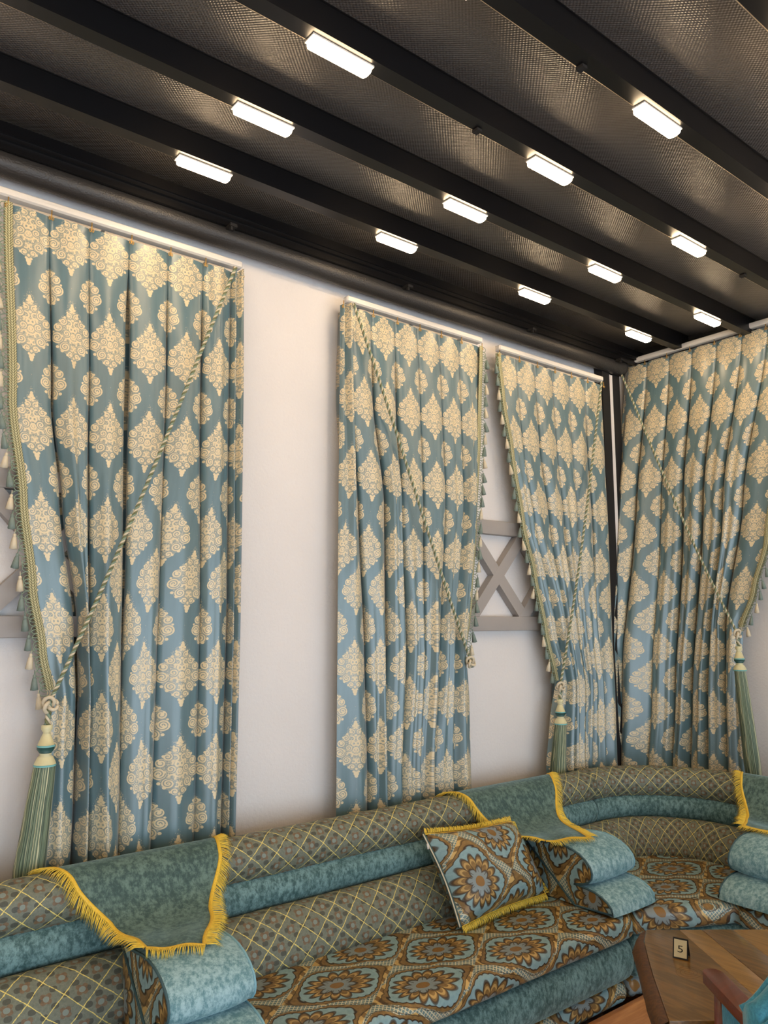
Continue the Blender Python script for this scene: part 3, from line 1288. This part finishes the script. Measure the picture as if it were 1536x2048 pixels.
def corner_poly(ob, inset):
    p = []
    p.append((2.752, -.905 + inset))
    q0 = (2.80, -.90 + inset)
    p.append(q0)
    p.append((3.17 + inset * .7, -1.075 + inset * .3))
    p.append((3.185 + inset, -1.128))
    p.append((4.055 - ob, -1.128))
    p.append((4.055 - ob, -.755))
    for i in range(1, 8):
        ph = pi / 2 * (1 - i / 8)
        p.append((3.3 + (.755 - ob) * sin(ph), -.755 + (.755 - ob) * cos(ph)))
    p.append((3.3, -ob))
    p.append((2.752, -ob))
    return p


slab('seat_cushion', corner_poly(.40, 0), .365, .455, BROC_SEAT, sC, .03, .2)
slab('base_roll', corner_poly(.32, .005), .205, .362, VELVET, sC, .05)
slab('lower_roll', corner_poly(.32, .04), .122, .204, BROC_SEAT, sC, .03)
slab('plinth_board', [(2.94, -.86), (3.2, -.98), (3.25, -1.12), (3.66, -1.12), (3.6, -.7), (3.3, -.42), (2.94, -.42)], 0, .12, PLINTHW, sC, .003)


# armrests
ARMP = [(.44, .662), (.50, .664), (.56, .672), (.625, .678), (.69, .672), (.745, .652), (.782, .620), (.79, .588), (.772, .562), (.735, .547), (.70, .540),
        (.75, .538), (.80, .532), (.845, .516), (.875, .490), (.884, .462)]
ARMP_B = [(.70, .459), (.48, .459)]


def dense(p, n=3):
    q = []
    for i in range(len(p) - 1):
        p0, p1, p2, p3 = p[max(i - 1, 0)], p[i], p[i + 1], p[min(i + 2, len(p) - 1)]
        for k in range(n):
            t = k / n
            q.append(tuple(.5 * (2 * p1[a] + (p2[a] - p0[a]) * t + (2 * p0[a] - 5 * p1[a] + 4 * p2[a] - p3[a]) * t * t + (3 * p1[a] - p0[a] - 3 * p2[a] + p3[a]) * t ** 3) for a in (0, 1)))
    q.append(p[-1])
    return q


def armrest(sec, frm, width):
    """frm(c, o, z): c across the arm 0..width, o out from the back, z up"""
    pr = dense(ARMP)
    full = pr + ARMP_B
    v, u = [], []
    cols = [0, .004] + [width * i / 8 for i in range(1, 8)] + [width - .004, width]
    acc = 0
    for i, (o, z) in enumerate(pr):
        if i:
            acc += math.hypot(o - pr[i - 1][0], z - pr[i - 1][1])
        for j, c in enumerate(cols):
            t = c / width
            pf = .010 * (1 - (2 * t - 1) ** 4)
            nx = pr[min(i + 1, len(pr) - 1)][1] - pr[max(i - 1, 0)][1]
            ny = pr[min(i + 1, len(pr) - 1)][0] - pr[max(i - 1, 0)][0]
            ln = math.hypot(nx, ny)
            v.append(frm(c, o - nx / ln * pf, z + ny / ln * pf if not (.53 < z < .55 and o < .74) else z))
            u.append((c, acc))
    root = mesh('armrest', v, grid_faces(len(pr), len(cols)), VELVET_A, sec, u)
    for c in (0, width):
        cen = (.58, .57)
        vv = [frm(c, o, z) for o, z in full]
        uu = [(o + .04, z + .12) for o, z in full]
        mesh('side_panel', vv, [tuple(range(len(vv)))], BROC_UP, root, uu, smooth=False)
        bag = Bag()
        bag.tube([frm(c + (-.002 if c == 0 else .002), o, z) for o, z in full[::2] + [full[0]]], .0042, 6)
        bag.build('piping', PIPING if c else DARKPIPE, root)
    vv = [frm(0, .884, .462), frm(width, .884, .462), frm(width, .48, .459), frm(0, .48, .459)]
    mesh('underside', vv, [(0, 1, 2, 3)], DARKPIPE_M, root, smooth=False)
    vv = [frm(0, .44, .662), frm(width, .44, .662), frm(width, .48, .459), frm(0, .48, .459)]
    mesh('rear_panel', vv, [(0, 1, 2, 3)], DARKPIPE_M, root, smooth=False)
    return root


A1, A2, A3 = .885, 2.63, 1.03
armrest(sA, lambda c, o, z: Vector((A1 + c, -o, z)), .245)
armrest(sB, lambda c, o, z: Vector((A2 + c, -o, z)), .28)
armrest(sD, lambda c, o, z: Vector((4.02 - o, -A3 - c, z)), .30)


# fringed cloths over the armrests
def cloth(label, place, xl, xr, seed, longer=0.0):
    """cross-section over the top roll and down onto the armrest; xl/xr(b) = side edges"""
    rnd = random.Random(seed)
    sec = [(.175, .70), (.172, .76), (.185, .805), (.215, .838), (.255, .849), (.295, .840), (.325, .815), (.345, .780), (.365, .745), (.395, .715), (.44, .697), (.50, .689), (.56, .692), (.615, .697), (.685 + longer, .695)]
    sec = dense(sec, 3)
    L = [0]
    for i in range(1, len(sec)):
        L.append(L[-1] + math.hypot(sec[i][0] - sec[i - 1][0], sec[i][1] - sec[i - 1][1]))
    T = L[-1]
    NC = 26
    root = thing('throw_cloth', label, 'cloth', place(1 * (xl(0) + xr(0)) / 2, .4, .70), 'fringed armrest cloths')
    v, u = [], []
    P = []
    for i, (o, z) in enumerate(sec):
        b = L[i] / T
        row = []
        for j in range(NC):
            t = j / (NC - 1)
            # the near corner of the cloth hangs further forward than the far one
            oo = o + (front(t) * sstep(.55, 1, b))
            zz = z + .003 * sin(t * 9 + b * 7 + seed) * sstep(.3, .8, b)
            row.append(place(lerp(xl(b), xr(b), t), oo, zz))
        P.append(row)
        v += row
        u += [(j / NC, b) for j in range(NC)]
    n0 = len(v)
    # thickness
    v2 = [p + Vector((0, 0, -.004)) for p in v]
    f = grid_faces(len(sec), NC)
    mesh('fabric', v, f, VELVET_T, root, u)
    i0 = 7
    left = [P[i][0] for i in range(i0, len(sec))]
    right = [P[i][-1] for i in range(i0, len(sec))]
    frontl = P[-1]
    for edge, inn in ((left, [P[i][3] for i in range(i0, len(sec))]), (right, [P[i][-4] for i in range(i0, len(sec))]), (frontl, P[-5])):
        fringe(root, edge, inn, rnd, hs=.75)
    return root


def front(t):
    return -.07 * (1 - t)


def fringe(root, edge, inner, rnd, ln=.048, mat=None, up=Vector((0, 0, 1)), grav=.55, stepd=.0028, hs=1.0):
    """braid header and hanging threads along an edge"""
    hd, hu = [], []
    thr = Bag()
    N = len(edge)
    outs = []
    for i in range(N):
        t = (edge[min(i + 1, N - 1)] - edge[max(i - 1, 0)]).normalized()
        out = edge[i] - inner[i]
        out -= t * out.dot(t)
        out = out.normalized() if out.length > 1e-6 else Vector((0, 0, -1))
        nrm = t.cross(out)
        if nrm.z < 0:
            nrm = -nrm
        if abs(nrm.z) < .25 and nrm.y > 0:
            nrm = -nrm
        outs.append((t, out, nrm))
        for d, h in ((-.010, .001), (-.008, .005), (.0, .0065), (.006, .004), (.007, -.001)):
            hd.append(edge[i] + out * d * hs + nrm * h * hs)
            hu.append((i * .01, d))
    mesh('braid', hd, grid_faces(N, 5), YELLOWD, root, hu)
    for i in range(N - 1):
        a, c = edge[i], edge[i + 1]
        n = max(1, int((c - a).length / stepd))
        t0, o0, n0 = outs[i]
        t1, o1, n1 = outs[i + 1]
        for k in range(n):
            f = (k + rnd.random()) / n
            p = a.lerp(c, f)
            out = o0.lerp(o1, f)
            tt = t0.lerp(t1, f)
            nm = n0.lerp(n1, f)
            sg = -1 if tt.z > 0 else 1
            d = (out + tt * sg * grav * min(1, abs(tt.z) * 1.6) + Vector((rnd.uniform(-.12, .12), rnd.uniform(-.12, .12), rnd.uniform(-.14, .04)))).normalized()
            l = ln * rnd.uniform(.85, 1.1)
            s = p + out * .003 + nm * .003
            w2 = .0013
            wd = tt * w2
            e = s + d * l + Vector((0, 0, -.006))
            mid = s + d * l * .55 + nm * .003
            thr.add([s - wd, s + wd, mid + wd, mid - wd, e, mid + nm * .0012, s + nm * .0012], [(0, 3, 5, 6), (6, 5, 2, 1), (3, 4, 5), (5, 4, 2), (0, 1, 2, 3), (3, 2, 4)])
    thr.build('fringe_threads', YELLOW, root, kind='stuff')


def edge_fn(pts):
    return lambda b: poly(pts, b)


cloth('green velvet cloth with yellow fringe over the armrest on the seat side without a pillow', lambda s, o, z: Vector((s, -o, z)),
      edge_fn([(0, .68), (.2, .71), (.4, .775), (.6, .86), (.8, .885), (1, .885)]), edge_fn([(0, 1.30), (.2, 1.28), (.4, 1.25), (.7, 1.15), (1, 1.03)]), 1)
cloth('green velvet cloth with yellow fringe touching the throw pillow', lambda s, o, z: Vector((s, -o, z)),
      edge_fn([(0, 2.34), (.2, 2.37), (.4, 2.43), (.6, 2.50), (.8, 2.54), (1, 2.56)]), edge_fn([(0, 3.08), (.2, 3.06), (.4, 2.98), (.7, 2.86), (1, 2.76)]), 2)
cloth('green velvet cloth with yellow fringe over the armrest on the end wall sofa', lambda s, o, z: Vector((4.055 - o, -s, z)),
      edge_fn([(0, .78), (.2, .79), (.4, .84), (.7, .93), (1, .99)]), edge_fn([(0, 1.5), (.2, 1.5), (.4, 1.45), (.7, 1.35), (1, 1.31)]), 3)


# ------------------------------------------------------------------ throw pillow
def pillow():
    tl = at(848, 1668, 1, -.435)
    tr = at(1022, 1642, 1, -.425)
    bl = Vector((2.085, -.61, .475))
    br = Vector((2.60, -.575, .475))
    root = thing('throw_pillow', 'square brocade throw pillow with yellow fringe leaning against the sofa back', 'pillow', (bl + br) / 2 + Vector((0, 0, -.015)))
    N = 22
    nrm = (br - bl).cross(tl - bl).normalized()
    if nrm.y > 0:
        nrm = -nrm

    def pos(a, c, side):
        p = bl.lerp(br, a).lerp(tl.lerp(tr, a), c)
        pin = .022
        cen = (bl + br + tl + tr) / 4
        p = p.lerp(cen, pin * (sin(pi * a) * (abs(2 * c - 1) ** 3) + sin(pi * c) * (abs(2 * a - 1) ** 3)) * 3)
        h = .092 * ((1 - (2 * a - 1) ** 4) * (1 - (2 * c - 1) ** 4)) ** .62
        h += .004 * sin(a * 11 + c * 5) * sin(pi * a) * sin(pi * c)
        return p + nrm * h * side

    for side, nm in ((1, 'front_panel'), (-1, 'back_panel')):
        v, u = [], []
        for i in range(N + 1):
            for j in range(N + 1):
                a, c = j / N, i / N
                v.append(pos(a, c, side))
                u.append((a * .46 + .075, c * .42 + .06))
        o = mesh(nm, v, grid_faces(N + 1, N + 1), BROC_UP, root, u)
    rnd = random.Random(5)
    for ea in ([pos(j / 30, 1, 0) for j in range(31)], [pos(1, j / 30, 0) for j in range(31)], [pos(j / 30, 0, 0) for j in range(31)]):
        c = (bl + br + tl + tr) / 4
        fringe(root, ea, [p.lerp(c, .1) for p in ea], rnd, .026, None, grav=.3, stepd=.0024, hs=.35)
    bag = Bag()
    bag.tube([pos(0, j / 20, 0) - (br - bl).normalized() * .004 for j in range(21)], .007, 8)
    bag.build('zipper_tape', DARKPIPE_M, root)
    bag = Bag()
    bag.tube([pos(0, j / 20, 0) - (br - bl).normalized() * .009 + nrm * .004 for j in range(21)], .0028, 6)
    bag.build('zipper_teeth', CREAM, root)
    q = pos(0, .9, 0) - (br - bl).normalized() * .012 + nrm * .006
    bag = Bag()
    bag.tube([q, q + Vector((0, -.004, -.02))], .004, 6)
    bag.build('zipper_pull', WHITE, root)


pillow()

# ------------------------------------------------------------------ table
ZT = .57
TT = thing('coffee_table', 'live edge varnished wooden table slab standing in the corner of the sofa', 'table', (2.45, -1.6, 0))


def clip(pl, n, d):
    """keep the side where n.p <= d"""
    r = []
    for i in range(len(pl)):
        a, c = pl[i], pl[(i + 1) % len(pl)]
        da, dc = a.dot(n) - d, c.dot(n) - d
        if da <= 0:
            r.append(a)
        if da * dc < 0:
            r.append(a.lerp(c, da / (da - dc)))
    return r


def xy(px_, py_, z=ZT):
    q = at(px_, py_, 2, z)
    return Vector((q.x, q.y))


tp = [xy(1292, 1859), xy(1288, 1882), xy(1296, 1915), xy(1306, 1950), xy(1322, 1995), xy(1338, 2041), xy(1440, 2041)]
fr, nl, nr = xy(1292, 1859), xy(1338, 2041), xy(1440, 2041)
edged = (nr - nl).normalized()
tp.append(nr + edged * .42)
tp.append(xy(1536, 1858) + (xy(1536, 1858) - fr).normalized() * .35)
# plank direction seen in the photo
pd = (xy(1520, 2000) - xy(1360, 1860)).normalized()
pn = Vector((-pd.y, pd.x))
if pn.dot(edged) < 0:
    pn = -pn
lo = min(p.dot(pn) for p in tp)
hi = max(p.dot(pn) for p in tp)
if sum(tp[i].x * tp[(i + 1) % len(tp)].y - tp[(i + 1) % len(tp)].x * tp[i].y for i in range(len(tp))) < 0:
    tp = tp[::-1]
cuts = [lo - .01, xy(1362, 1862).dot(pn), xy(1408, 1862).dot(pn), xy(1470, 1862).dot(pn), hi + .01]
for i in range(4):
    q = clip(clip(tp, pn, cuts[i + 1] - .0004), -pn, -(cuts[i] + .0004))
    if len(q) > 2:
        slab('tabletop_plank', [(p.x, p.y) for p in q], ZT - .055, ZT - .0006 * (i % 2), TABLEW2 if i % 2 else TABLEW, TT, .003)
# bark flank along the live edge
lp = [xy(1292, 1859), xy(1288, 1882), xy(1296, 1915), xy(1306, 1950), xy(1322, 1995), xy(1338, 2041)]
v = []
for i, p in enumerate(lp):
    out = Vector((-.74, .67))
    for k, (d, z) in enumerate(((.001, -.002), (.018, -.012), (.034 + .006 * sin(i * 2), -.035), (.03, -.06), (.0, -.075))):
        v.append((p.x + out.x * d, p.y + out.y * d, ZT + z))
mesh('live_edge', v, grid_faces(len(lp), 5), BARK, TT)
ctr = Vector((sum(p.x for p in tp) / len(tp), sum(p.y for p in tp) / len(tp)))
for p in (tp[0], tp[2], tp[-2], tp[-4]):
    q = p.lerp(ctr, .28)
    box('leg', q.x - .03, q.x + .03, q.y - .03, q.y + .03, 0, ZT - .054, DARKWOOD, TT, .004)
# knot in the wood
kc = xy(1378, 1945)
bag = Bag()
for r_ in (.012, .022, .033):
    bag.tube([Vector((kc.x + r_ * 1.3 * cos(a) , kc.y + r_ * sin(a), ZT - .0007)) for a in [2 * pi * i / 24 for i in range(24)]], .0012, 4, closed=True)
bag.build('wood_knot', BARK, TT)


# table number
def sign():
    base = xy(1363, 1914)
    root = thing('table_number_sign', 'small black tent sign with the number 5 on the wooden table', 'sign', (base.x, base.y, ZT))
    # the face looks to the camera's left
    fdir = Vector((-.93, -.36)).normalized()
    rd = Vector((-fdir.y, fdir.x))      # along the face, to its right
    rd = -rd if rd.dot(Vector((RT.x, RT.y))) < 0 else rd
    w, h, dep = .022, .054, .020

    def P(a, n, z):
        q = base + rd * a + fdir * n
        return Vector((q.x, q.y, ZT + z))
    for sg, nm in ((1, 'front_leaf'), (-1, 'rear_leaf')):
        th_ = .003
        v = []
        for (a, z, n) in [(-w, 0.001, dep), (w, 0.001, dep), (w, h, .001), (-w, h, .001)]:
            v.append(P(a, n * sg, z))
        for (a, z, n) in [(-w, 0.001, dep - th_), (w, 0.001, dep - th_), (w, h - .003, -.002), (-w, h - .003, -.002)]:
            v.append(P(a, n * sg, z))
        o = mesh(nm, v, [(0, 1, 2, 3), (7, 6, 5, 4), (0, 4, 5, 1), (1, 5, 6, 2), (2, 6, 7, 3), (3, 7, 4, 0)], BLACKM, root, smooth=False)
        fix(o)
    k = .0035

    def F(a, t, out):   # on the front leaf: a across, t up
        n = lerp(dep, .001, t) + out
        return P(a, n, .001 + t * (h - .001) + out * .3)
    v = [F(-w + k, .07, .0008), F(w - k, .07, .0008), F(w - k, .93, .0008), F(-w + k, .93, .0008)]
    mesh('card', v, [(0, 1, 2, 3)], CARD, root, smooth=False)
    cu = bpy.data.curves.new('five', 'FONT')
    cu.body = '5'
    cu.size = 1.0
    cu.align_x = 'CENTER'
    tmp = bpy.data.objects.new('five', cu)
    COL.objects.link(tmp)
    dg = bpy.context.evaluated_depsgraph_get()
    me = bpy.data.meshes.new_from_object(tmp.evaluated_get(dg))
    bpy.data.objects.remove(tmp)
    vs = [F(c.co.x * .040, .32 + c.co.y * .48, .0014) for c in me.vertices]
    fs = [tuple(p.vertices) for p in me.polygons]
    mesh('numeral', vs, fs, BLACKM, root, smooth=False)


sign()


# ------------------------------------------------------------------ armchair in front of the table
def chair():
    AZ = .69
    fa = xy(1420, 1938, AZ)
    ba = xy(1492, 2012, AZ)
    fwd = (fa - ba).normalized()
    rt = Vector((fwd.y, -fwd.x))
    root = thing('armchair', 'blue velvet armchair with mahogany arms drawn up to the wooden table', 'chair', (ba.x + rt.x * .27, ba.y + rt.y * .27, 0))
    org = ba

    def P(a, b, z):
        """a = to the chair's right of its left arm, b = forward from the arm's rear end"""
        q = org + rt * a + fwd * b
        return Vector((q.x, q.y, z))
    AL_ = (fa - ba).length
    WID = .56
    for a0 in (0, WID):
        # arm: rounded plank
        pts = []
        for i in range(20):
            g = 2 * pi * i / 20
            e = .027
            pts.append((a0 + e * sin(g), (AL_ + .005 if cos(g) > 0 else -.04) - e + e * cos(g) if cos(g) > 0 else -.06))
        n = len(pts)
        v = [P(x, y, AZ - .028) for x, y in pts] + [P(x, y, AZ) for x, y in pts]
        f = [tuple(range(n))[::-1], tuple(range(n, 2 * n))] + [(i, (i + 1) % n, n + (i + 1) % n, n + i) for i in range(n)]
        o = mesh('arm', v, f, REDWOOD, root, smooth=False)
        bevel(o, .004, 2, 50)
        bag = Bag()
        bag.tube([P(a0, AL_ - .06, AZ - .02), P(a0, AL_ - .05, .5), P(a0, AL_ - .07, .42)], [.017, .02, .022], 8)
        bag.build('arm_post', REDWOOD, root)
        # upholstered panel below the arm
        v = [P(a0 + dx, b_, z) for dx in (-.016, .016) for (b_, z) in ((-.06, .40), (AL_ - .09, .40), (AL_ - .09, AZ - .03), (-.06, AZ - .03))]
        o = mesh('side_panel', v, [(0, 1, 2, 3), (7, 6, 5, 4), (0, 4, 5, 1), (1, 5, 6, 2), (2, 6, 7, 3), (3, 7, 4, 0)], CHAIRBLUE, root, smooth=False)
        bevel(o, .008)
    for a in (.02, WID - .02):
        for b_ in (AL_ - .06, -.05):
            bag = Bag()
            bag.tube([P(a, b_, .36), P(a, b_ * 1.02, .0)], [.022, .015], 8)
            bag.build('leg', REDWOOD, root)
    v = [P(x, y, z) for z in (.34, .46) for x, y in ((.02, -.05), (WID - .02, -.05), (WID - .02, AL_ - .02), (.02, AL_ - .02))]
    o = mesh('seat', v, [(3, 2, 1, 0), (4, 5, 6, 7), (0, 1, 5, 4), (1, 2, 6, 5), (2, 3, 7, 6), (3, 0, 4, 7)], CHAIRBLUE, root, smooth=False)
    bevel(o, .03, 4)
    # back: shaped top rail with a scrolled shoulder
    def top(a):
        t = a / WID
        return .735 + .10 * sstep(-.06, .20, t) * sstep(1.06, .8, t) + .02 * sin(pi * t)
    cols = [-.03 + (WID + .06) * i / 36 for i in range(37)]
    v = []
    prof = [(-.05, 0), (-.045, .9), (-.062, .975), (-.09, 1.0), (-.118, .975), (-.13, .9), (-.12, 0)]
    for a in cols:
        for (b_, k) in prof:
            v.append(P(a, b_ , lerp(.40, top(a), k)))
    f = grid_faces(37, 7) + [tuple(range(7)), tuple(range(36 * 7, 37 * 7))[::-1]]
    o = mesh('back_cushion', v, f, CHAIRBLUE, root)
    fix(o)
    bag = Bag()
    bag.tube([P(a, -.135, top(a) - .028) for a in cols], .010, 8)
    bag.tube([P(a, -.042, top(a) - .03) for a in cols], .010, 8)
    bag.build('piping', CHAIRBLUE, root)


chair()
